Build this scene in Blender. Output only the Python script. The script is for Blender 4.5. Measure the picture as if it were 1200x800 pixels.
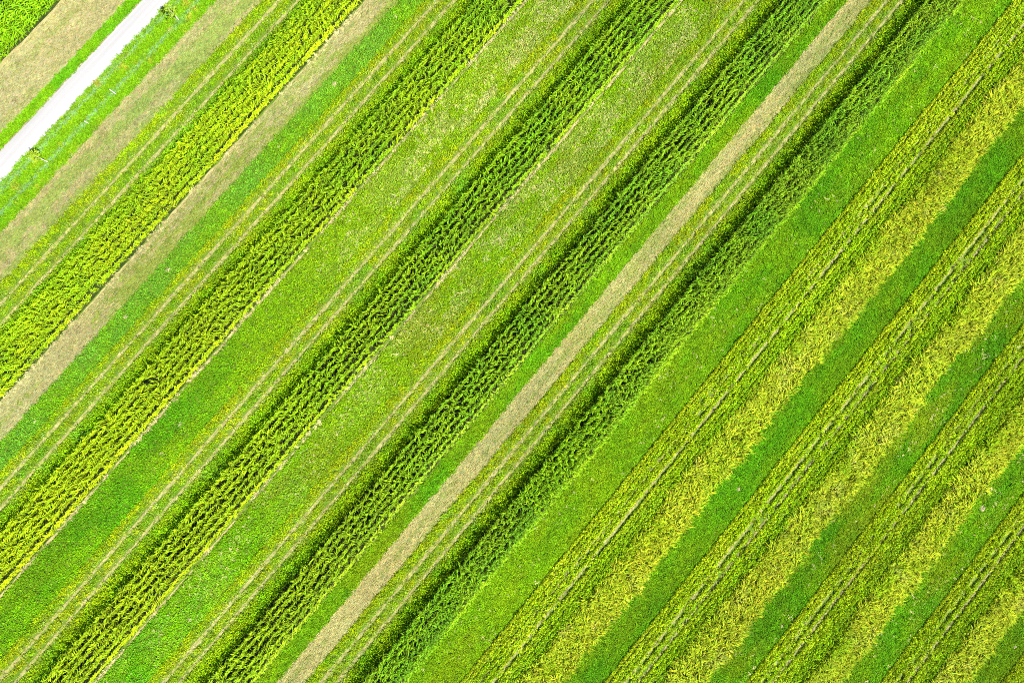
import bpy, math, random
import numpy as np
from mathutils import Matrix, Vector

for o in list(bpy.data.objects):
    bpy.data.objects.remove(o, do_unlink=True)
scene = bpy.context.scene
C = scene.collection
RNG = np.random.default_rng(7)

# ------------------------------------------------------------------ camera
# world: strips run along +Y, +X crosses them, camera 80 m above the origin
AL, TH, PH = 0.86999911, 0.07292374, 0.06860884
def cam_to_world(v):
    ca, sa = math.cos(AL), math.sin(AL)
    x = sa * v[0] - ca * v[1]; y = ca * v[0] + sa * v[1]; z = v[2]
    y2 = y * math.cos(TH) - z * math.sin(TH); z2 = y * math.sin(TH) + z * math.cos(TH)
    x3 = x * math.cos(PH) - z2 * math.sin(PH); z3 = x * math.sin(PH) + z2 * math.cos(PH)
    return Vector((x3, y2, z3))
cam = bpy.data.cameras.new('camera'); camo = bpy.data.objects.new('camera', cam); C.objects.link(camo)
cam.sensor_width = 36.0; cam.lens = 24.0; cam.clip_start = 0.5; cam.clip_end = 3000
M = Matrix((cam_to_world((1, 0, 0)), cam_to_world((0, 1, 0)), cam_to_world((0, 0, 1)))).transposed().to_4x4()
M.translation = Vector((0, 0, 80)); camo.matrix_world = M
scene.camera = camo

# ------------------------------------------------------------------ sky, sun, exposure
SUN_EL, SUN_AZ = math.radians(57), math.radians(4)      # azimuth measured from +X towards +Y
w = bpy.data.worlds.new('World'); scene.world = w; w.use_nodes = True
nt = w.node_tree; nt.nodes.clear()
sky = nt.nodes.new('ShaderNodeTexSky'); sky.sky_type = 'NISHITA'; sky.sun_disc = False
sky.sun_elevation = SUN_EL; sky.sun_rotation = math.radians(90) - SUN_AZ
bg = nt.nodes.new('ShaderNodeBackground'); bg.inputs[1].default_value = 0.085
wo = nt.nodes.new('ShaderNodeOutputWorld')
nt.links.new(sky.outputs[0], bg.inputs[0]); nt.links.new(bg.outputs[0], wo.inputs[0])
sl = bpy.data.lights.new('sun', 'SUN'); sl.energy = 5.0; sl.angle = math.radians(0.53); sl.color = (1.0, 0.955, 0.88)
so = bpy.data.objects.new('sun', sl); C.objects.link(so)
sd = Vector((math.cos(SUN_EL) * math.cos(SUN_AZ), math.cos(SUN_EL) * math.sin(SUN_AZ), math.sin(SUN_EL)))
so.rotation_euler = sd.to_track_quat('Z', 'Y').to_euler(); so.location = sd * 150
vs = scene.view_settings
vs.view_transform = 'Standard'; vs.look = 'None'; vs.gamma = 1.0; vs.use_curve_mapping = False
vs.exposure = 1.76
scene.render.engine = 'CYCLES'
scene.cycles.filter_width = 1.0
scene.cycles.use_denoising = False

# ------------------------------------------------------------------ helpers
def vnoise(x, y, seed=0):
    x = np.asarray(x, float); y = np.asarray(y, float)
    xi = np.floor(x).astype(np.int64); yi = np.floor(y).astype(np.int64)
    fx = x - xi; fy = y - yi
    fx = fx * fx * (3 - 2 * fx); fy = fy * fy * (3 - 2 * fy)
    def h(a, b):
        n = (a * 374761393 + b * 668265263 + seed * 974634777) & 0xffffffff
        n = ((n ^ (n >> 13)) * 1274126177) & 0xffffffff
        n = n ^ (n >> 16)
        return (n & 0xffff) / 65535.0
    a = h(xi, yi); b = h(xi + 1, yi); c = h(xi, yi + 1); d = h(xi + 1, yi + 1)
    return (a * (1 - fx) + b * fx) * (1 - fy) + (c * (1 - fx) + d * fx) * fy
def fnoise(x, y, seed=0):
    return (vnoise(x, y, seed) * 0.55 + vnoise(x * 2.1, y * 2.1, seed + 11) * 0.3 + vnoise(x * 4.3, y * 4.3, seed + 23) * 0.15)
def sm(a, b, x):
    t = np.clip((x - a) / (b - a), 0, 1); return t * t * (3 - 2 * t)
MARG = 8.0
def yr(x):
    """range of Y that the camera sees at cross coordinate x, with a margin on both sides"""
    x = np.asarray(x, float)
    hi = np.interp(x, [-62, 27.5, 83], [-2.1, 81.9, 15.0]); lo = np.interp(x, [-62, -13.2, 83], [-2.1, -58.8, 15.0])
    return lo - MARG, hi + MARG
def prop(o, label=None, cat=None, group=None, kind=None):
    if label: o['label'] = label
    if cat: o['category'] = cat
    if group: o['group'] = group
    if kind: o['kind'] = kind
    return o
def mesh_from(name, V, F, mat, col=None):
    me = bpy.data.meshes.new(name); me.from_pydata([tuple(v) for v in V], [], F); me.update()
    if mat: me.materials.append(mat)
    if col is not None:
        a = me.attributes.new('c', 'FLOAT_COLOR', 'POINT')
        a.data.foreach_set('color', np.c_[np.asarray(col, float), np.ones(len(V))].astype(np.float32).ravel())
    return me
def link(name, me, parent=None, loc=(0, 0, 0)):
    o = bpy.data.objects.new(name, me); C.objects.link(o); o.location = loc
    if parent: o.parent = parent
    return o

# ------------------------------------------------------------------ materials
def new_mat(name):
    m = bpy.data.materials.new(name); m.use_nodes = True; m.node_tree.nodes.clear()
    return m, m.node_tree.nodes, m.node_tree.links
def foliage_mat(name, rough=0.5, spec=0.35, trans=0.35, fixed=None):
    """leaf: colour = plant tint (per plant) x leaf tone (per leaf), part reflected and part let through"""
    m, N, Lk = new_mat(name)
    out = N.new('ShaderNodeOutputMaterial')
    leaf = N.new('ShaderNodeAttribute'); leaf.attribute_name = 'c'
    mul = N.new('ShaderNodeMix'); mul.data_type = 'RGBA'; mul.blend_type = 'MULTIPLY'; mul.inputs[0].default_value = 1.0
    if fixed is None:
        t = N.new('ShaderNodeAttribute'); t.attribute_type = 'INSTANCER'; t.attribute_name = 'tint'
        Lk.new(t.outputs['Color'], mul.inputs[6])
    else:
        info = N.new('ShaderNodeObjectInfo'); ramp = N.new('ShaderNodeMix'); ramp.data_type = 'RGBA'
        ramp.inputs[6].default_value = (*fixed[0], 1); ramp.inputs[7].default_value = (*fixed[1], 1)
        Lk.new(info.outputs['Random'], ramp.inputs[0]); Lk.new(ramp.outputs[2], mul.inputs[6])
    Lk.new(leaf.outputs['Color'], mul.inputs[7])
    p = N.new('ShaderNodeBsdfPrincipled'); p.inputs['Roughness'].default_value = rough
    p.inputs['Specular IOR Level'].default_value = spec
    tr = N.new('ShaderNodeBsdfTranslucent')
    br = N.new('ShaderNodeMix'); br.data_type = 'RGBA'; br.blend_type = 'MULTIPLY'; br.inputs[0].default_value = 1.0
    br.inputs[7].default_value = (1.2, 1.1, 0.4, 1)
    Lk.new(mul.outputs[2], br.inputs[6]); Lk.new(br.outputs[2], tr.inputs[0])
    mx = N.new('ShaderNodeMixShader'); mx.inputs[0].default_value = trans
    Lk.new(mul.outputs[2], p.inputs['Base Color']); Lk.new(p.outputs[0], mx.inputs[1]); Lk.new(tr.outputs[0], mx.inputs[2])
    Lk.new(mx.outputs[0], out.inputs[0])
    return m
def ground_mat(name, cols, scale=(2.0, 0.3, 1.0), fine=14.0, rough=0.95, bump=0.5, bumpd=0.04):
    """cols: three colours blended by streaky noise (stretched along the strips) plus fine grain"""
    m, N, Lk = new_mat(name)
    out = N.new('ShaderNodeOutputMaterial'); p = N.new('ShaderNodeBsdfPrincipled')
    p.inputs['Roughness'].default_value = rough; p.inputs['Specular IOR Level'].default_value = 0.15
    g = N.new('ShaderNodeNewGeometry'); mp = N.new('ShaderNodeMapping'); mp.inputs['Scale'].default_value = scale
    Lk.new(g.outputs['Position'], mp.inputs['Vector'])
    n1 = N.new('ShaderNodeTexNoise'); n1.inputs['Scale'].default_value = 1.0; n1.inputs['Detail'].default_value = 5
    n2 = N.new('ShaderNodeTexNoise'); n2.inputs['Scale'].default_value = fine; n2.inputs['Detail'].default_value = 3
    Lk.new(mp.outputs[0], n1.inputs['Vector']); Lk.new(g.outputs['Position'], n2.inputs['Vector'])
    ad = N.new('ShaderNodeMath'); ad.operation = 'MULTIPLY_ADD'; ad.inputs[1].default_value = 0.55
    sb = N.new('ShaderNodeMath'); sb.operation = 'MULTIPLY'; sb.inputs[1].default_value = 0.45
    Lk.new(n2.outputs[0], sb.inputs[0]); Lk.new(n1.outputs[0], ad.inputs[0]); Lk.new(sb.outputs[0], ad.inputs[2])
    r = N.new('ShaderNodeValToRGB'); r.color_ramp.elements[0].position = 0.38; r.color_ramp.elements[1].position = 0.62
    r.color_ramp.elements[0].color = (*cols[0], 1); r.color_ramp.elements[1].color = (*cols[2], 1)
    e = r.color_ramp.elements.new(0.5); e.color = (*cols[1], 1)
    Lk.new(ad.outputs[0], r.inputs[0]); Lk.new(r.outputs[0], p.inputs['Base Color'])
    b = N.new('ShaderNodeBump'); b.inputs['Strength'].default_value = bump; b.inputs['Distance'].default_value = bumpd
    Lk.new(n2.outputs[0], b.inputs['Height']); Lk.new(b.outputs[0], p.inputs['Normal'])
    Lk.new(p.outputs[0], out.inputs[0])
    return m
M_leaf = foliage_mat('leaf', 0.75, 0.05, 0.22)
M_corn = foliage_mat('corn_leaf', 0.55, 0.07, 0.14)
M_dry = foliage_mat('dry_blade', 0.85, 0.06, 0.15)
M_field = ground_mat('field_soil', ((0.034, 0.078, 0.003), (0.055, 0.098, 0.005), (0.082, 0.100, 0.014)), (1.5, 0.8, 1), 7.0, 0.95, 0.9, 0.08)
M_track = ground_mat('rut_soil', ((0.100, 0.110, 0.024), (0.150, 0.148, 0.048), (0.205, 0.185, 0.080)), (3, 1.4, 1), 9)
M_mown = ground_mat('mown_thatch', ((0.075, 0.100, 0.018), (0.120, 0.122, 0.034), (0.175, 0.158, 0.062)), (2.6, 0.12, 1))
M_tan = ground_mat('dry_thatch', ((0.080, 0.088, 0.022), (0.140, 0.132, 0.046), (0.205, 0.182, 0.080)), (2.6, 0.15, 1))
M_stub = ground_mat('stubble', ((0.110, 0.105, 0.036), (0.165, 0.138, 0.070), (0.210, 0.172, 0.098)), (1.2, 0.35, 1))
M_road = ground_mat('limestone_gravel', ((0.172, 0.169, 0.163), (0.194, 0.191, 0.186), (0.212, 0.209, 0.205)), (2.2, 0.04, 1), 22, 0.9, 0.25, 0.02)
M_edge = ground_mat('road_shoulder', ((0.10, 0.075, 0.055), (0.17, 0.13, 0.10), (0.26, 0.215, 0.185)), (3, 1.2, 1))
M_bed = ground_mat('shaded_soil', ((0.008, 0.016, 0.002), (0.015, 0.026, 0.003), (0.036, 0.034, 0.010)), (2.5, 1.2, 1), 7.0, 0.95, 0.9, 0.06)  # deep shade between the corn plants is painted into this soil colour
M_brown = ground_mat('bare_soil', ((0.105, 0.098, 0.030), (0.175, 0.155, 0.062), (0.245, 0.212, 0.100)), (4, 1.0, 1), 9)

# ------------------------------------------------------------------ plant pieces (kept outside the scene, placed by the strips)
def tone(rng, n, amp=0.35, warm=0.15):
    b = np.clip(rng.normal(1.0, amp, n), 0.3, 2.3); wv = rng.normal(0, warm, n)
    return np.c_[b * (1 + wv), b, b * (1 + 0.5 * rng.random(n))]
def blades(name, rng, n, R, ln, wd, lean, mat, align=None, amp=0.35, droop=0.5, pale=0.0, heads=0):
    V, F, col = [], [], []
    tn = tone(rng, n, amp)
    for i in range(n):
        r = R * math.sqrt(rng.random()); a = rng.random() * 6.283
        bx, by = r * math.cos(a), r * math.sin(a)
        az = rng.random() * 6.283 if align is None else align[0] + rng.normal(0, align[1]) + (math.pi if rng.random() < align[2] else 0)
        L = rng.uniform(*ln); W = rng.uniform(*wd) / 2; le = rng.uniform(*lean)
        dx, dy = math.cos(az), math.sin(az); px, py = -dy * W, dx * W
        h1, u1 = 0.55 * L * math.cos(le), 0.55 * L * math.sin(le)
        l2 = min(le + droop * rng.uniform(0.5, 1.4), 2.3)
        h2, u2 = max(0.02, h1 + 0.45 * L * math.cos(l2)), u1 + 0.45 * L * math.sin(l2)
        k = len(V)
        V += [(bx - px, by - py, 0), (bx + px, by + py, 0), (bx + dx * u1 + px, by + dy * u1 + py, h1),
              (bx + dx * u1 - px, by + dy * u1 - py, h1), (bx + dx * u2, by + dy * u2, h2)]
        F += [(k, k + 1, k + 2, k + 3), (k + 3, k + 2, k + 4)]
        c = tn[i]
        if rng.random() < pale: c = np.array([2.6, 1.5, 9.0])
        col += [c * 0.8, c * 0.8, c, c, c * 1.1]
    return mesh_from(name, V, F, mat, col)
def leaves(name, rng, n, R, hz, sz, mat, dome=True, amp=0.35, flower=0.0, pale=0.0, tilt=0.6, fcol=(1.55, 1.5, 1.0)):
    V, F, col = [], [], []
    tn = tone(rng, n, amp, 0.18)
    for i in range(n):
        r = R * math.sqrt(rng.random()); a = rng.random() * 6.283
        z = rng.uniform(*hz) * ((1 - 0.75 * (r / R) ** 2) if dome else 1.0)
        c = np.array((r * math.cos(a), r * math.sin(a), z))
        az = rng.random() * 6.283; ti = rng.normal(0, tilt); ro = rng.normal(0, tilt)
        s = rng.uniform(*sz); wl = s * rng.uniform(0.4, 0.65)
        d = np.array((math.cos(az) * math.cos(ti), math.sin(az) * math.cos(ti), -math.sin(ti)))
        sd_ = np.array((-math.sin(az) * math.cos(ro), math.cos(az) * math.cos(ro), math.sin(ro)))
        t = tn[i]; q = rng.random()
        if q < flower:
            t = np.array(fcol) * rng.uniform(0.7, 1.1); d = np.array((1., 0, 0)); sd_ = np.array((0, 1., 0)); s = rng.uniform(0.05, 0.09); wl = s; c[2] = hz[1] + 0.04
        elif q < flower + pale:
            t = np.array((2.0, 1.5, 14.0))
        k = len(V)
        V += [c - d * s / 2, c + sd_ * wl / 2 + np.array((0, 0, 0.01)), c + d * s / 2 - np.array((0, 0, 0.15 * s)), c - sd_ * wl / 2 + np.array((0, 0, 0.01))]
        F += [(k, k + 1, k + 2, k + 3)]
        col += [t] * 4
    return mesh_from(name, V, F, mat, col)
def corn_mesh(name, rng, H, mat, nleaf=10):
    V, F, col = [], [], []
    def tube(p0, p1, r0, r1, c, k=5):
        b = len(V)
        for p, r in ((p0, r0), (p1, r1)):
            for j in range(k):
                V.append((p[0] + r * math.cos(j * 6.283 / k), p[1] + r * math.sin(j * 6.283 / k), p[2])); col.append(c)
        for j in range(k): F.append((b + j, b + (j + 1) % k, b + k + (j + 1) % k, b + k + j))
    ox, oy = rng.normal(0, 0.05, 2)
    tube((0, 0, 0), (ox, oy, H * 0.9), 0.02, 0.011, np.array((1.0, 0.95, 1.0)))
    pl = 0.0
    for i in range(nleaf):
        f = i / (nleaf - 1); z0 = H * (0.08 + 0.82 * f)
        az = pl + (math.pi if i % 2 else 0) + rng.normal(0, 0.35)
        L = (0.45 + 0.26 * math.sin(math.pi * (0.15 + 0.75 * f))) * rng.uniform(0.75, 1.2); W = 0.050 * rng.uniform(0.8, 1.2)
        el = rng.uniform(0.5, 0.9) + 0.36 * f; bend = rng.uniform(1.1, 2.0)
        b = rng.uniform(0.65, 1.45) * (0.9 + 0.25 * f); t0 = np.array((b * rng.uniform(0.85, 1.2), b, b * 1.1))
        x = ox * f; y = oy * f; z = z0; n = 5; base = len(V); ang = el; roll = rng.normal(0, 0.25)
        dx, dy = math.cos(az), math.sin(az)
        for s in range(n + 1):
            u = s / n; wv = W * (0.55 + 1.3 * u if u < 0.35 else 1.0 * (1 - ((u - 0.35) / 0.65) ** 1.7)) + 0.004
            px, py = -dy * wv, dx * wv; dz = wv * math.sin(roll * (0.5 + u))
            V.append((x - px, y - py, z - dz + wv * 0.25)); V.append((x, y, z)); V.append((x + px, y + py, z + dz + wv * 0.25))
            col.extend([t0, t0 * np.array((1.35, 1.2, 1.5)), t0])
            x += dx * math.cos(ang) * L / n; y += dy * math.cos(ang) * L / n; z += math.sin(ang) * L / n
            ang -= bend / n
        for s in range(n):
            k = base + 3 * s
            F.append((k, k + 1, k + 4, k + 3)); F.append((k + 1, k + 2, k + 5, k + 4))
    for j in range(4):                                   # tassel branches
        a = rng.random() * 6.283; l = rng.uniform(0.12, 0.22); k = len(V); zt = H * 0.9
        V.extend([(ox - 0.012, oy, zt), (ox + 0.012, oy, zt), (ox + math.cos(a) * l * 0.5, oy + math.sin(a) * l * 0.5, zt + l)])
        col.extend([np.array((1.7, 1.2, 1.6))] * 3); F.append((k, k + 1, k + 2))
    return mesh_from(name, V, F, mat, col)

def library(name, meshes):
    col = bpy.data.collections.new(name)
    for i, me in enumerate(meshes):
        o = bpy.data.objects.new(f'{name}_{i:02d}', me); col.objects.link(o)
    ng = bpy.data.node_groups.new('place_' + name, 'GeometryNodeTree')
    ng.interface.new_socket('Geometry', in_out='INPUT', socket_type='NodeSocketGeometry')
    ng.interface.new_socket('Geometry', in_out='OUTPUT', socket_type='NodeSocketGeometry')
    N, Lk = ng.nodes, ng.links
    gi = N.new('NodeGroupInput'); go = N.new('NodeGroupOutput'); iop = N.new('GeometryNodeInstanceOnPoints')
    ci = N.new('GeometryNodeCollectionInfo'); ci.inputs['Collection'].default_value = col
    ci.inputs['Separate Children'].default_value = True; ci.inputs['Reset Children'].default_value = True
    def na(nm, dt):
        a = N.new('GeometryNodeInputNamedAttribute'); a.data_type = dt; a.inputs['Name'].default_value = nm
        return a.outputs['Attribute']
    iop.inputs['Pick Instance'].default_value = True
    Lk.new(gi.outputs[0], iop.inputs['Points']); Lk.new(ci.outputs[0], iop.inputs['Instance'])
    Lk.new(na('idx', 'INT'), iop.inputs['Instance Index']); Lk.new(na('rot', 'FLOAT_VECTOR'), iop.inputs['Rotation'])
    Lk.new(na('scl', 'FLOAT_VECTOR'), iop.inputs['Scale']); Lk.new(iop.outputs[0], go.inputs[0])
    return dict(group=ng, n=len(meshes), meshes=meshes)
def R_(s): return np.random.default_rng(s)
LIB = {
 'grass': library('grass_tuft', [blades('grass_tuft', R_(10 + i), 60, 0.30, (0.12, 0.28), (0.045, 0.085), (0.15, 1.15), M_leaf, amp=0.27, pale=0.004) for i in range(8)]),
 'clover': library('clover_tuft', [leaves('clover_tuft', R_(30 + i), 54, 0.30, (0.02, 0.22), (0.09, 0.17), M_leaf, dome=False, amp=0.28, pale=0.004) for i in range(8)]),
 'weed': library('weed_tuft', [leaves('weed_tuft', R_(50 + i), 48, 0.30, (0.03, 0.36), (0.09, 0.19), M_leaf, dome=False, amp=0.38, flower=0.08, pale=0.012) for i in range(8)]),
 'verge': library('verge_tuft', [blades('verge_tuft', R_(190 + i), 60, 0.24, (0.10, 0.24), (0.03, 0.07), (0.3, 1.2), M_leaf, amp=0.26) for i in range(8)]),
 'mown': library('mown_tuft', [blades('mown_tuft', R_(70 + i), 56, 0.32, (0.16, 0.42), (0.03, 0.065), (1.15, 1.5), M_dry, align=(math.pi / 2, 0.16, 0.5), amp=0.27, droop=0.1) for i in range(8)]),
 'soy': library('soy_bush', [leaves('soy_bush', R_(90 + i), 42, 0.32, (0.06, 0.58), (0.13, 0.25), M_leaf, amp=0.38, pale=0.004, flower=0.015) for i in range(8)]),
 'yellow': library('yellow_clump', [blades('yellow_clump', R_(110 + i), 16, 0.20, (0.6, 1.25), (0.06, 0.11), (0.3, 1.0), M_leaf, align=(0.0, 0.5, 0.05), amp=0.36, pale=0.012, droop=0.9) for i in range(8)]),
 'straw': library('straw_litter', [blades('straw_litter', R_(170 + i), 8, 0.14, (0.08, 0.2), (0.03, 0.07), (1.0, 1.45), M_dry, amp=0.25, droop=0.1) for i in range(6)]),
 'corn': library('corn_stand', [corn_mesh('corn_stand', R_(130 + i), 2.1 * (0.9 + 0.2 * (i / 11)), M_corn) for i in range(12)]),
}
def scatter(name, kind, x, y, tint, scl, lean=0.12, rz=None, parent=None, z=None, flip=False):
    """one object that carries a plant at every given point"""
    lib = LIB[kind]; n = len(x)
    rng = R_(abs(hash((round(float(np.sum(x)), 2), n))) % 2 ** 31)
    me = bpy.data.meshes.new(name); me.vertices.add(n)
    co = np.c_[x, y, np.zeros(n) if z is None else z].astype(np.float32); me.vertices.foreach_set('co', co.ravel())
    def put(nm, dt, key, arr):
        a = me.attributes.new(nm, dt, 'POINT'); a.data.foreach_set(key, np.ascontiguousarray(arr).ravel())
    if rz is None: rz = rng.random(n) * 6.283
    put('idx', 'INT', 'value', rng.integers(0, lib['n'], n).astype(np.int32))
    put('rot', 'FLOAT_VECTOR', 'vector', np.c_[rng.normal(0, lean, n), rng.normal(0, lean, n), rz].astype(np.float32))
    s = np.asarray(scl, float)
    if s.ndim == 0: s = np.full(n, float(s))
    if s.ndim == 1: s = np.c_[s, s, s]
    put('scl', 'FLOAT_VECTOR', 'vector', s.astype(np.float32))
    wx = np.asarray(x) + (parent.location.x if parent else 0.0)
    vg = fnoise(wx * 0.16, np.asarray(y) * 0.07, 91); hv = fnoise(wx * 0.21, np.asarray(y) * 0.09, 95)
    tint = np.asarray(tint) * np.c_[(0.80 + 0.40 * vg) * (0.92 + 0.16 * hv), 0.80 + 0.40 * vg, 0.80 + 0.40 * vg]
    put('tint', 'FLOAT_COLOR', 'color', np.c_[np.clip(tint, 0.002, 0.9), np.ones(n)].astype(np.float32))
    o = link(name, me, parent)
    md = o.modifiers.new('plants', 'NODES'); md.node_group = lib['group']
    return o
def grid(x0, x1, cell, jit=0.5, edge=0.08, seed=1):
    rng = R_(seed)
    nx = max(1, int(round((x1 - x0) / cell))); cx = (x1 - x0) / nx
    xs = []; ys = []
    for i in range(nx):
        xc = x0 + (i + 0.5) * cx; lo, hi = yr(xc)
        if hi <= lo: continue
        y = np.arange(lo, hi, cell) + rng.random() * cell
        xs.append(xc + (rng.random(len(y)) - 0.5) * 2 * jit * cx); ys.append(y + (rng.random(len(y)) - 0.5) * 2 * jit * cell)
    x = np.concatenate(xs); y = np.concatenate(ys)
    e = (fnoise(y * 0.35, y * 0 + seed, seed) - 0.5) * 2 * edge * 2.5
    x = np.clip(x, x0 + 0.22, x1 - 0.22) + e * sm(0.6, 0.0, np.minimum(x - x0, x1 - x))
    return x, y
def mixc(a, b, t):
    t = np.asarray(t)[:, None]; return np.asarray(a) * (1 - t) + np.asarray(b) * t
def bright(c, rng, s=0.12): return c * np.clip(rng.normal(1, s, len(c)), 0.5, 1.6)[:, None]

# ------------------------------------------------------------------ the setting
def sheet(name, x0, x1, mat, z, label, cat, wav=0.1, freq=0.3, seed=0, ylim=None, step=0.5, crown=0.0, both=True, wmod=None):
    lo, hi = (-150, 170) if ylim is None else ylim
    ys = np.arange(lo, hi + step, step)
    a = x0 + (fnoise(ys * freq, ys * 0 + 3.3, seed) - 0.5) * 2 * wav; b = x1 + (fnoise(ys * freq, ys * 0 + 7.7, seed + 5) - 0.5) * 2 * wav
    if wmod is not None:
        mid = (a + b) / 2; hw = (b - a) / 2 * wmod(ys); a = mid - hw; b = mid + hw
    V, F = [], []
    for i, y in enumerate(ys):
        V += [(a[i], y, z), ((a[i] + b[i]) / 2, y, z + crown), (b[i], y, z)]
        if i: k = 3 * i; F += [(k - 3, k - 2, k + 1, k), (k - 2, k - 1, k + 2, k + 1)]
    o = link(name, mesh_from(name, V, F, mat)); prop(o, label, cat, None, 'structure'); return o
g = link('ground', mesh_from('ground', [(-900, -900, 0), (900, -900, 0), (900, 900, 0), (-900, 900, 0)], [(0, 1, 2, 3)], M_field))
prop(g, 'brown and green field soil under all the crop strips', 'ground', None, 'structure')
sheet('gravel_road', -51.05, -48.75, M_road, 0.012, 'white limestone gravel road crossing the upper left corner', 'road', 0.06, 0.2, 1, crown=0.05)
sheet('road_shoulder', -51.22, -51.02, M_edge, 0.010, 'thin brown gravelly shoulder on the far side of the white road', 'road edge', 0.10, 0.8, 2)
sheet('stubble_strip', -57.0, -52.2, M_stub, 0.006, 'pale tan stubble strip between the white road and the corner corn field', 'stubble', 0.1, 0.2, 3)
sheet('mown_path', -45.25, -41.5, M_mown, 0.006, 'wide faded tan and green mown strip beside the roadside verge', 'mown strip', 0.15, 0.15, 4)
sheet('mown_path', -33.0, -30.3, M_mown, 0.006, 'mown tan and green path right of the leftmost corn strip', 'mown strip', 0.1, 0.15, 5)
sheet('mown_path', 10.0, 12.45, M_tan, 0.006, 'straight tan mown path between the two right-hand dark corn strips', 'mown strip', 0.06, 0.15, 6)
TRK = []; RUTS = []
def track(x, wdt, label, seed, gap=0.25):
    wm = lambda ys: np.clip(0.55 + 1.3 * (fnoise(ys * 0.35, ys * 0 + seed, seed) - gap), 0.3, 1.2)
    TRK.append((x, wdt)); sheet('wheel_track', x - wdt / 2, x + wdt / 2, M_track, 0.016, label, 'wheel track', 0.07, 0.3, seed, wmod=wm)
for (a, b, where) in [(-40.1, -38.6, 'in the weeds left of the leftmost corn strip'), (-26.98, -25.55, 'in the weeds left of the second corn strip'),
                      (-13.44, -12.04, 'in the weeds left of the third corn strip'), (0.29, 1.61, 'in the weeds left of the fourth corn strip'),
                      (13.90, 15.31, 'in the weeds between tan path and rightmost corn strip'), (28.32, 29.41, 'in the bean strip right of the rightmost corn'),
                      (42.0, 43.3, 'in the second bean strip right of the corn'), (55.29, 56.59, 'in the third bean strip right of the corn'),
                      (69.11, 70.44, 'in the bean strip at the lower right corner')]:
    RUTS.append(where)
    wd = 0.36 if a < 20 else 0.24
    track(a, wd, 'upper left of two pale wheel ruts ' + where, int(a) + 200)
    track(b, wd, 'lower right of two pale wheel ruts ' + where, int(b) + 260)
DEBRIS = []
for (x, lab, sd_) in [(-33.0, 'pale dry soil line along the leftmost corn strip', 41), (-19.28, 'pale dry soil line along the second corn strip', 42), (-5.4, 'pale dry soil line along the third corn strip', 43)]:
    wm = lambda ys, s=sd_: np.clip(0.35 + 2.2 * (fnoise(ys * 0.5, ys * 0 + s, s) - 0.45), 0.02, 1.2)
    sheet('soil_strip', x - 0.17, x + 0.17, M_brown, 0.020, lab, 'bare soil', 0.14, 0.9, sd_, wmod=wm)
    rng = R_(sd_); lo, hi = yr(x); n = int((hi - lo) * 7); dy = rng.uniform(lo, hi, n); dx = x + rng.normal(0, 0.13, n) + (fnoise(dy * 0.5, dy * 0 + 2, sd_) - 0.5) * 0.3
    k = fnoise(dy * 0.5, dy * 0 + 5, sd_ + 3) > 0.44; dx, dy = dx[k], dy[k]
    DEBRIS.append((dx, dy, lab))
sheet('soil_strip', -57.35, -56.95, M_brown, 0.010, 'brown soil line along the corn field in the upper left corner', 'bare soil', 0.15, 0.5, 44)
sheet('bare_patch', -16.0, -13.3, M_mown, 0.018, 'small tan bare patch in the lower left corner', 'bare patch', 0.3, 0.4, 45, (-66, -57.6))

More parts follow.
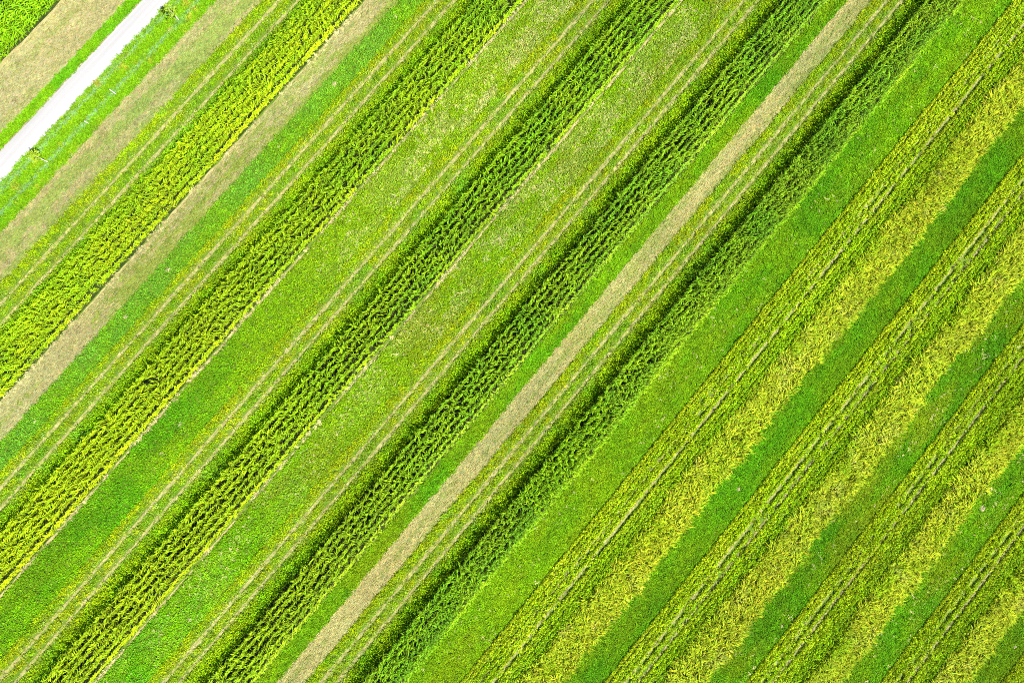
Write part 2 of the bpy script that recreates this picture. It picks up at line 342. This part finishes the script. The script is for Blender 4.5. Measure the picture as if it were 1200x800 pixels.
# ------------------------------------------------------------------ vegetation strips
def near_track(x, y):
    d = np.full(len(x), 9.0)
    for (tx, tw) in TRK: d = np.minimum(d, np.abs(x - tx))
    return d
def thin(x, y, rng, wdt=0.30, keep=0.25):
    d = near_track(x, y); k = (d > wdt) | (rng.random(len(x)) < keep); return x[k], y[k]
RICH, RICH2 = np.array((0.064, 0.205, 0.001)), np.array((0.104, 0.230, 0.001))
BLUE = np.array((0.090, 0.222, 0.010)); OLIVE = np.array((0.095, 0.150, 0.008)); DRYC = np.array((0.285, 0.265, 0.085)); RUST = np.array((0.160, 0.200, 0.004))
WEED, WEED2, WEEDY = np.array((0.092, 0.208, 0.001)), np.array((0.142, 0.238, 0.001)), np.array((0.180, 0.242, 0.001))
def grass_strip(x0, x1, label, c0=RICH, c1=RICH2, kind='grass', seed=1, rust=0.0, scl=1.0, cell=0.34, cat='grass', dryf=None, blue=0.15, olive=None):
    rng = R_(seed); x, y = grid(x0, x1, cell, edge=0.035, seed=seed); x, y = thin(x, y, rng)
    t = fnoise(x * 0.45, y * 0.22, seed); col = mixc(c0, c1, sm(0.3, 0.7, t))
    col = mixc(col, BLUE, blue * sm(0.5, 0.75, fnoise(x * 0.7, y * 0.5, seed + 3)))
    col = col * (0.84 + 0.32 * fnoise(x * 3.2, y * 0.07, seed + 31))[:, None]
    if olive: col = mixc(col, (0.145, 0.245, 0.001), np.clip(sm(olive[0], olive[1], y + 14 * (fnoise(x * 0.4, y * 0.12, seed + 13) - 0.5)) * olive[2], 0, 1))
    if rust: col = mixc(col, RUST, rust * sm(0.5, 0.72, fnoise(x * 0.5, y * 0.16, seed + 7)))
    if dryf is not None: col = mixc(col, (0.235, 0.245, 0.055), np.clip(0.6 * dryf(x, y), 0, 0.7) * sm(0.35, 0.65, fnoise(x * 1.1, y * 0.35, seed + 9)))
    o = scatter('grass_strip', kind, x, y, bright(col, rng), np.clip(rng.normal(1, 0.15, len(x)), 0.6, 1.5) * scl)
    prop(o, label, cat, 'grass strips between the crops', 'stuff')
    if dryf is not None:
        lx, ly = grid(x0 + 0.1, x1 - 0.1, 0.24, seed=seed + 77); dv = dryf(lx, ly)
        k = rng.random(len(lx)) < np.clip(dv, 0, 1) * (0.08 + 1.6 * sm(0.48, 0.68, fnoise(lx * 0.9, ly * 0.42, seed + 9))); lx, ly = lx[k], ly[k]
        if len(lx):
            dc = mixc(DRYC * 0.8, DRYC * 1.15, rng.random(len(lx))); dc = mixc(dc, OLIVE, rng.random(len(lx)) * 0.5)
            q = scatter('straw_litter', 'straw', lx, ly, dc, np.clip(rng.normal(1, 0.3, len(lx)), 0.4, 1.8), z=np.full(len(lx), 0.11))
            prop(q, 'pale dry straw scattered over the ' + label.split(' right of')[0].split(' after')[0] + (' right of' + label.split(' right of')[1] if ' right of' in label else ' after' + label.split(' after')[1] if ' after' in label else ''), 'straw', 'dry straw on the grass', 'stuff')
    return o
def weed_strip(x0, x1, label, seed, yel=0.5, edge_green=None):
    rng = R_(seed); x, y = grid(x0, x1, 0.33, seed=seed); x, y = thin(x, y, rng, 0.24, 0.15)
    u = (x - x0) / (x1 - x0); n = fnoise(x * 0.8, y * 0.4, seed)
    col = mixc(WEED, WEED2, sm(0.25, 0.65, n + 0.15 - 0.35 * u)); yy = sm(0.35, 0.7, fnoise(x * 1.1, y * 0.7, seed + 4)) * yel * (1.1 - 0.95 * sm(0.35, 0.95, u))
    col = mixc(col, WEEDY, np.clip(yy * 1.2, 0, 1)); col = mixc(col, BLUE, 0.5 * sm(0.62, 0.8, fnoise(x * 0.6, y * 0.3, seed + 8)))
    dt = near_track(x, y); col = mixc(col, DRYC, 0.45 * sm(0.6, 0.25, dt) * rng.random(len(x)))
    s = np.clip(rng.normal(1, 0.18, len(x)), 0.5, 1.6) * (0.85 + 0.35 * sm(0.5, 0.9, u)) * (0.75 + 0.25 * sm(0.2, 0.7, dt))
    o = scatter('weed_strip', 'weed', x, y, bright(col, rng, 0.15), s)
    return prop(o, label, 'weeds', 'weedy strips with wheel ruts', 'stuff')
def mown_cover(x0, x1, label, seed, green=0.5, dens=0.42, tan=DRYC, gcol=OLIVE):
    rng = R_(seed); x, y = grid(x0, x1, dens, seed=seed, edge=0.04)
    st = 0.5 + 2.1 * (fnoise(x * 2.6, y * 0.07, seed) * 0.75 + fnoise(x * 6, y * 0.3, seed + 1) * 0.25 - 0.5); u = (x - x0) / (x1 - x0)
    gm = sm(0.42, 0.62, st - 0.10 * np.abs(u - 0.5) * 2 + (green - 0.5) * 0.4)
    col = mixc(tan * 0.72, gcol, gm * 0.9); col = mixc(col, tan * 0.85, 0.7 * sm(0.22, 0.05, u) + 0.35 * sm(0.9, 0.99, u))
    o = scatter('mown_grass', 'mown', x, y, bright(col, rng, 0.1), np.clip(rng.normal(1, 0.12, len(x)), 0.7, 1.4), lean=0.05, rz=rng.normal(0, 0.05, len(x)))
    return prop(o, label, 'mown grass', 'mown grass on the paths', 'stuff')
def rows(x0, x1, pitch, step, seed, jx=0.06):
    rng = R_(seed); n = int(round((x1 - x0) / pitch)); X = []; Y = []
    for i in range(n):
        xc = x0 + (i + 0.5) * (x1 - x0) / n; lo, hi = yr(xc); y = np.arange(lo, hi, step) + rng.uniform(-0.4, 0.4, len(np.arange(lo, hi, step))) * step
        X.append(xc + rng.normal(0, jx, len(y)) + (fnoise(y * 0.2, y * 0 + i, seed) - 0.5) * 0.12); Y.append(y)
    return np.concatenate(X), np.concatenate(Y)
def bean_strip(x0, x1, label, seed, ruts=()):
    rng = R_(seed); x, y = rows(x0, x1, 0.50, 0.20, seed, 0.03); x, y = thin(x, y, rng, 0.22, 0.15)
    u = (x - x0) / (x1 - x0); n = fnoise(x * 0.6, y * 0.3, seed)
    for (rx, a) in ruts:
        k = (np.abs(x - rx) > 0.14) | (fnoise(y * 0.12, y * 0 + rx, seed) < a) | (rng.random(len(x)) < 0.72); x, y, u, n = x[k], y[k], u[k], n[k]
    col = mixc((0.170, 0.282, 0.002), (0.215, 0.305, 0.005), sm(0.3, 0.7, n)); col = mixc(col, (0.095, 0.215, 0.002), 0.6 * sm(0.62, 0.82, u + 0.3 * (n - 0.5)) * sm(1.06, 0.9, u))
    col = mixc(col, (0.230, 0.285, 0.004), 0.5 * sm(0.25, 0.0, u))
    s = np.clip(rng.normal(1, 0.2, len(x)), 0.5, 1.6) * np.where(u > 0.86, 0.92, 0.98)
    o = scatter('bean_strip', 'soy', x, y, bright(col, rng, 0.15), np.c_[s * 0.74, s * 0.95, s * 0.9], lean=0.08, rz=rng.normal(0, 0.15, len(x)) + math.pi * rng.integers(0, 2, len(x)))
    return prop(o, label, 'bean crop', 'low bean strips', 'stuff')
def yellow_strip(x0, x1, label, seed):
    rng = R_(seed); x, y = grid(x0, x1, 0.32, edge=0.03, seed=seed)
    n = fnoise(x * 0.5, y * 0.25, seed); col = mixc((0.138, 0.228, 0.002), (0.198, 0.254, 0.007), sm(0.25, 0.6, n + 0.25 * (x - x0) / (x1 - x0)))
    col = mixc(col, (0.255, 0.255, 0.045), 0.4 * sm(0.6, 0.85, fnoise(x * 0.9, y * 0.6, seed + 2)))
    ang = (fnoise(x * 0.35, y * 0.2, seed + 5) - 0.5) * 5 + 1.2 + rng.normal(0, 0.8, len(x))
    s = np.clip(rng.normal(1, 0.16, len(x)), 0.6, 1.5) * (0.8 + 0.4 * fnoise(x * 0.6, y * 0.5, seed + 6))
    o = scatter('yellow_crop_strip', 'yellow', x, y, bright(col, rng, 0.15), s, lean=0.18, rz=ang)
    return prop(o, label, 'yellow crop', 'tall yellowing crop strips', 'stuff')

for (dx, dy, lab) in DEBRIS:
    rng = R_(len(dx)); q = scatter('straw_litter', 'straw', dx, dy, bright(mixc(DRYC * 0.62, DRYC * 1.05, rng.random(len(dx))), rng, 0.2), np.clip(rng.normal(1.1, 0.3, len(dx)), 0.5, 2), z=np.full(len(dx), 0.05))
    prop(q, lab.replace('pale dry soil line', 'dried pale leaf debris'), 'straw', 'dry straw on the grass', 'stuff')
for i in range(0, len(TRK), 2):
    rng = R_(900 + i); X = []; Y = []
    for (tx, tw) in TRK[i:i + 2]:
        lo, hi = yr(tx); n = int((hi - lo) * (5 if tx < 20 else 7)); X.append(tx + rng.normal(0, 0.07, n)); Y.append(rng.uniform(lo, hi, n))
    X = np.concatenate(X); Y = np.concatenate(Y); n = len(X)
    q = scatter('rut_grass', 'mown', X, Y, bright(mixc(DRYC * 0.85, (0.14, 0.20, 0.006), np.clip(rng.normal(0.25, 0.3, n), 0, 1)), rng, 0.15), np.clip(rng.normal(0.34, 0.1, n), 0.2, 0.6), lean=0.1, rz=rng.normal(0, 0.2, n), z=np.full(n, 0.03))
    prop(q, 'short dry grass on the pair of ruts ' + RUTS[i // 2], 'grass', 'dry grass on the wheel ruts', 'stuff')
# roadside
grass_strip(-52.3, -51.1, 'narrow bright green grass edge between tan stubble and white road', RICH * 0.95, RICH2 * 0.95, 'verge', seed=301, cell=0.27)
def verge():
    rng = R_(302); x, y = grid(-48.8, -45.2, 0.27, edge=0.03, seed=302)
    tr = np.maximum(sm(0.42, 0.1, np.abs(x + 48.2)), sm(0.38, 0.08, np.abs(x + 46.55 + 0.15 * (fnoise(y * 0.2, y * 0, 3) - 0.5))))
    col = mixc((0.105, 0.205, 0.001), (0.075, 0.20, 0.002), fnoise(x * 0.8, y * 0.4, 5)); col = mixc(col, (0.125, 0.235, 0.075), 0.9 * tr)
    col = mixc(col, (0.24, 0.19, 0.02), 0.6 * sm(0.66, 0.78, fnoise(x * 1.2, y * 0.9, 6)))
    o = scatter('grass_strip', 'verge', x, y, bright(col, rng, 0.08), (1.25 - 0.55 * tr) * np.clip(rng.normal(1, 0.15, len(x)), 0.6, 1.5))
    prop(o, 'roadside grass verge with two flattened bluish tracks beside white road', 'grass', 'grass strips between the crops', 'stuff')
verge()
mown_cover(-57.0, -52.3, 'sparse dry stubble stalks on the tan strip beyond the road', 303, 0.22, 0.45, DRYC * 0.85, np.array((0.13, 0.14, 0.03)))
mown_cover(-45.3, -41.5, 'short mown faded grass between verge and weeds', 304, 0.75, 0.42, DRYC * 0.8, np.array((0.110, 0.152, 0.022)))
weed_strip(-41.6, -37.1, 'weedy yellow green strip left of the leftmost corn strip', 305, 0.55)
mown_cover(-32.85, -30.25, 'streaky mown grass on the path right of leftmost corn', 306, 0.7, 0.40, DRYC * 0.88, np.array((0.105, 0.145, 0.014)))
grass_strip(-30.3, -28.0, 'bright bluish green clover grass beside the left mown path', BLUE, np.array((0.105, 0.235, 0.003)), 'clover', 307, blue=0.4)
weed_strip(-28.1, -23.5, 'weedy yellow flecked strip left of the second corn strip', 308, 0.7)
grass_strip(-19.15, -14.75, 'green grass strip with dry patches right of the second corn strip', RICH, RICH2 * 1.15, 'clover', 309, blue=0.3, rust=0.25, olive=(-30, 5, 0.9),
            dryf=lambda x, y: sm(-12, 30, y) * (0.35 + 0.65 * sm(-19, -15.5, x)))
weed_strip(-14.85, -9.75, 'weedy yellow flecked strip left of the third corn strip', 310, 0.8)
grass_strip(-5.25, -1.05, 'rust tinged grass strip with dry patches right of the third corn strip', RICH * 1.15, RICH2 * 1.2, 'clover', 311, rust=0.5, olive=(-45, -10, 0.8),
            dryf=lambda x, y: 0.15 + 0.4 * sm(-20, 25, y))
weed_strip(-1.15, 3.75, 'weedy yellow flecked strip left of the fourth corn strip', 312, 0.75)
grass_strip(8.2, 10.05, 'narrow dark green grass strip left of the tan path', RICH * 0.95, RICH2 * 0.9, 'grass', 313, rust=0.3)
mown_cover(10.05, 12.4, 'short dry mown grass on the straight tan path', 314, 0.42, 0.36, DRYC * np.array((1.0, 1.0, 0.88)), np.array((0.130, 0.155, 0.026)))
weed_strip(12.4, 17.4, 'weedy strip with yellow flowers right of the tan path', 315, 0.85)
grass_strip(21.4, 26.4, 'rich green grass strip right of the rightmost corn strip', RICH, RICH2, 'grass', 316, rust=0.25, olive=(40, -20, 0.45), dryf=lambda x, y: 0.03 + 0 * x)
for k, (a, b, c, d, e) in enumerate([(26.4, 31.9, 35.7, 35.6, 39.95), (39.9, 45.6, 49.5, 49.4, 53.85), (53.8, 59.4, 63.0, 62.9, 67.5), (67.5, 72.9, 76.2, 76.1, 80.35), (80.35, 86.0, 89.6, 89.5, 93)]):
    nm = ['first', 'second', 'third', 'fourth', 'fifth'][k]
    bean_strip(a, b + 0.25, f'low yellow green bean strip, {nm} of its kind right of the corn', 330 + k, ((40.9, 0.6), (41.5, 0.55), (42.7, 0.5), (44.0, 0.5), (44.7, 0.45)) if k == 1 else ((27.5, 0.6), (30.2, 0.6)) if k == 0 else ())
    yellow_strip(b, c, f'tall ragged yellow crop strip, {nm} of its kind right of the corn', 340 + k)
    grass_strip(d, e, f'smooth deep green grass strip after the {nm} yellow crop strip', RICH * (0.92, 0.9, 1, 0.95, 0.95)[k], RICH2 * (0.8, 0.85, 0.95, 0.8, 0.8)[k], 'grass', 350 + k,
                rust=(0.15, 0.5, 0.5, 0.2, 0.2)[k], dryf=(lambda x, y, q=(0.0, 0.04, 0.07, 0.02, 0.02)[k]: q + 0 * x))

# ------------------------------------------------------------------ corn strips: rows of plants
single = []                                                # plants near the middle of the picture become things of their own
def corn_strip(xl, nrow, pitch, label, seed, c0, c1, h=1.0, step=0.24, keep_single=False, wild=0.03, pale=0.0):
    t = bpy.data.objects.new('corn_strip', None); C.objects.link(t); t.location = (xl, 0, 0)
    prop(t, label, 'corn', 'strips of standing corn')
    x1 = xl + nrow * pitch + 0.05
    sheet('soil_bed', xl - 0.05, x1 - 0.05 if xl > 0 or xl < -50 else x1 - 0.22, M_bed, 0.008, 'dark soil with painted shade under the ' + label.split(',')[0].replace(' filling the upper left corner beyond the stubble', ' in the upper left corner') + (', ' + label.split(', ')[1] if ',' in label else ''), 'soil', 0.06, 0.4, seed)
    rng = R_(seed)
    for r in range(nrow):
        xc = xl + (r + 0.5) * pitch; lo, hi = yr(xc)
        y = np.arange(lo, hi, step) + 0; y = y + rng.uniform(-0.09, 0.09, len(y))
        x = xc + rng.normal(0, 0.025, len(y)) + (fnoise(y * 0.1, y * 0 + 3.1, seed) - 0.5) * 0.25
        vig = fnoise(y * 0.9, y * 0 + r * 5.5, seed + 1)
        k = rng.random(len(y)) > (0.05 + 0.22 * sm(0.62, 0.78, fnoise(y * 0.5, y * 0 + r * 9, seed + 2))); x, y, vig = x[k], y[k], vig[k]
        s = h * (0.84 + 0.30 * vig) * np.clip(rng.normal(1, 0.06, len(x)), 0.75, 1.25)
        n = fnoise(x * 0.6, y * 0.25, seed + 4); col = mixc(c0, c1, sm(0.25, 0.75, n)); col = mixc(col, np.asarray(c1) * np.array((1.35, 1.16, 0.8)), pale * sm(12, -42, y))
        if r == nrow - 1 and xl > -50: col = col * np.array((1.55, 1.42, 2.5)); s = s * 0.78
        if keep_single and r in (0, 1, 2, 3, 4) and r in (0, 1, 2, 3, 4, 5):
            m = (y > -7.5) & (y < 7.5)
            m &= np.cumsum(m) <= 300 - len(single)
            for xx, yy, ss in zip(x[m], y[m], s[m]):
                single.append((xx, yy, ss))
            x, y, s, col = x[~m], y[~m], s[~m], col[~m]
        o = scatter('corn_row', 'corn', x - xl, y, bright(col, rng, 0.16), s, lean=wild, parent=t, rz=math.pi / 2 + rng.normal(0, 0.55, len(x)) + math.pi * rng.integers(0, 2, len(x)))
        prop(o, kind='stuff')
    return t
# corner corn field
corn_strip(-67.0, 13, 0.76, 'bright green corn field filling the upper left corner beyond the stubble', 401, (0.085, 0.205, 0.001), (0.115, 0.22, 0.001), 0.95)
corn_strip(-37.35, 6, 0.72, 'yellowish leafy corn strip, the leftmost strip, beside the mown path', 402, (0.110, 0.215, 0.001), (0.145, 0.230, 0.001), 0.72, 0.21)
corn_strip(-23.55, 6, 0.70, 'light green corn strip, second from the white road', 403, (0.074, 0.168, 0.001), (0.106, 0.190, 0.001), 0.86, pale=1.0)
corn_strip(-9.85, 6, 0.72, 'mid green corn strip, third from the white road', 404, (0.062, 0.150, 0.001), (0.090, 0.172, 0.001), 0.92, pale=1.0)
corn_strip(3.8, 6, 0.71, 'dark green corn strip immediately left of the straight tan path', 405, (0.056, 0.140, 0.002), (0.083, 0.162, 0.002), 0.92, pale=0.7)
corn_strip(17.3, 6, 0.70, 'darkest tall corn strip, the rightmost one, right of the tan path', 406, (0.052, 0.136, 0.001), (0.080, 0.160, 0.001), 0.96, 0.23, keep_single=True, wild=0.04)
M_corn1 = foliage_mat('corn_plant_leaf', 0.55, 0.07, 0.14, ((0.050, 0.134, 0.001), (0.082, 0.162, 0.001)))
protos = [corn_mesh('corn_plant', R_(500 + i), 2.1 * (0.92 + 0.16 * (i / 5)), M_corn1) for i in range(6)]
rs = R_(55)
for (xx, yy, ss) in single[:300]:
    o = link('corn_plant', protos[int(rs.integers(0, 6))], None, (float(xx), float(yy), 0))
    o.rotation_euler = (rs.normal(0, 0.04), rs.normal(0, 0.04), math.pi / 2 + rs.normal(0, 0.55) + math.pi * int(rs.integers(0, 2))); o.scale = (float(ss),) * 3
    prop(o, 'single leafy corn plant in the middle stretch of the rightmost corn strip', 'corn plant', 'corn plants midway along the rightmost strip')

# ------------------------------------------------------------------ small things
M_white = ground_mat('white_paint', ((0.62, 0.62, 0.60), (0.68, 0.68, 0.66), (0.74, 0.74, 0.72)), (8, 8, 8), 60, 0.6, 0.1, 0.003)
M_bark = ground_mat('young_bark', ((0.20, 0.16, 0.10), (0.30, 0.25, 0.17), (0.42, 0.37, 0.28)), (12, 12, 5), 60, 0.85, 0.4, 0.004)
M_sap = foliage_mat('sapling_leaf', 0.5, 0.3, 0.35, ((0.17, 0.27, 0.010), (0.21, 0.30, 0.012)))
M_mound = ground_mat('mole_soil', ((0.15, 0.12, 0.06), (0.22, 0.18, 0.10), (0.29, 0.25, 0.16)), (7, 7, 7), 30, 0.95, 0.7, 0.03)
def pole(V, F, pts, rad, k=7):
    b = len(V)
    for p, r in zip(pts, rad):
        for j in range(k): V.append((p[0] + r * math.cos(j * 6.283 / k), p[1] + r * math.sin(j * 6.283 / k), p[2]))
    for i in range(len(pts) - 1):
        for j in range(k): F.append((b + i * k + j, b + i * k + (j + 1) % k, b + (i + 1) * k + (j + 1) % k, b + (i + 1) * k + j))
    F.append(tuple(b + (len(pts) - 1) * k + j for j in range(k)))
def sapling(x, y, h, cr, label, seed):
    rng = R_(seed); t = bpy.data.objects.new('sapling', None); C.objects.link(t); t.location = (x, y, 0); prop(t, label, 'young tree', 'young trees along the roadside')
    V, F = [], []; pole(V, F, [(0, 0, 0), (0.01, 0.02, h * 0.4), (-0.03, 0.03, h * 0.75), (-0.05, 0.04, h)], [0.045, 0.036, 0.022, 0.008])
    tips = []
    for i in range(14):
        z = h * (0.5 + 0.45 * i / 13); a = rng.random() * 6.283; l = cr * rng.uniform(0.5, 1.0) * (1.15 - 0.6 * i / 13)
        p1 = (math.cos(a) * l * 0.5, math.sin(a) * l * 0.5, z + 0.2); p2 = (math.cos(a) * l, math.sin(a) * l, z + 0.35)
        pole(V, F, [(0, 0, z), p1, p2], [0.014, 0.01, 0.004], 4); tips += [p1, p2, p2]
    tips += [(-0.05, 0.04, h)] * 4
    link('trunk', mesh_from('trunk', V, F, M_bark), t)
    V, F, col = [], [], []
    for p in tips:
        for j in range(8):
            c = np.array(p) + rng.normal(0, 0.13, 3); d = rng.normal(0, 1, 3) * (1, 1, 0.35); d /= np.linalg.norm(d); e = np.cross(d, rng.normal(0, 1, 3)); e /= np.linalg.norm(e)
            s = rng.uniform(0.07, 0.13); k = len(V); V += [c - d * s, c + e * s * 0.5, c + d * s, c - e * s * 0.5]; F.append((k, k + 1, k + 2, k + 3)); col += [np.ones(3) * rng.uniform(0.6, 1.5)] * 4
    link('crown', mesh_from('crown', V, F, M_sap, col), t)
    V, F = [], []; pole(V, F, [(0.16, 0.05, 0), (0.16, 0.05, h * 0.42)], [0.035, 0.035]); link('stake', mesh_from('stake', V, F, M_white), t)
sapling(-46.85, -12.45, 2.6, 0.5, 'young staked tree on the verge by the left edge, lower of two', 601)
sapling(-46.9, 9.0, 2.6, 0.65, 'young staked tree on the verge at the top edge, upper of two', 602)
def post(x, y, h, label, r=0.035):
    V, F = [], []; pole(V, F, [(0, 0, 0), (0, 0, h), (0, 0, h + 0.04)], [r, r, r * 0.5], 8); o = link('marker_post', mesh_from('marker_post', V, F, M_white), None, (x, y, 0))
    o.rotation_euler = (0.03, -0.04, 0); prop(o, label, 'post', 'white posts along the verge')
post(-46.25, -1.85, 1.35, 'thin white post on the verge midway between the two young trees')
post(-46.25, -6.3, 0.8, 'short white post on the verge nearest the lower young tree', 0.03)
def mound(x, y, r, label, seed):
    rng = R_(seed); V, F = [], []; nr, na = 5, 12
    V.append((0, 0, 0.16 * r / 0.3))
    for i in range(1, nr + 1):
        for j in range(na):
            rr = r * i / nr * (1 + rng.normal(0, 0.10)); z = 0.16 * r / 0.3 * (math.cos(min(1, i / nr) * math.pi) * 0.5 + 0.5) * (1 + rng.normal(0, 0.15)) - (0.03 if i == nr else 0)
            V.append((rr * math.cos(j * 6.283 / na), rr * math.sin(j * 6.283 / na) * 1.2, z))
    for j in range(na): F.append((0, 1 + j, 1 + (j + 1) % na))
    for i in range(nr - 1):
        for j in range(na): a = 1 + i * na; F.append((a + j, a + na + j, a + na + (j + 1) % na, a + (j + 1) % na))
    o = link('molehill', mesh_from('molehill', V, F, M_mound), None, (x, y, 0.06)); prop(o, label, 'molehill', 'pale soil mounds in the grass')
cl = 'in the bluish clover strip'
for i, (x, y, r, lab) in enumerate([
    (-29.33, 25.81, 0.26, 'pale molehill ' + cl + ', topmost one'), (-29.32, 15.15, 0.30, 'largest pale molehill ' + cl + ', upper half'),
    (-29.33, 5.45, 0.2, 'small pale molehill ' + cl + ', near its middle'), (-29.28, -13.11, 0.27, 'pale molehill ' + cl + ', left of the second wheel ruts'),
    (-29.31, -20.07, 0.22, 'small pale molehill ' + cl + ', lower half'), (-29.05, -34.92, 0.22, 'pale molehill ' + cl + ', lowest one at left edge'),
    (-17.03, -25.45, 0.28, 'pale molehill in plain green strip right of second corn, upper of two'), (-16.5, -29.16, 0.26, 'pale molehill in plain green strip right of second corn, lower of two'),
    (-2.03, -41.28, 0.28, 'pale molehill in green strip right of third corn, near the bottom edge'), (64.48, 28.4, 0.42, 'large pale soil mound in the green strip at the right edge'),
    (53.11, 0.8, 0.22, 'small pale soil mound in a green strip near the lower edge'), (79.07, 17.79, 0.25, 'pale soil mound in the green strip at the lower right corner'),
    (38.14, 10.04, 0.25, 'pale soil mound in the green strip after the first yellow crop')]):
    mound(x, y, r, lab, 700 + i)
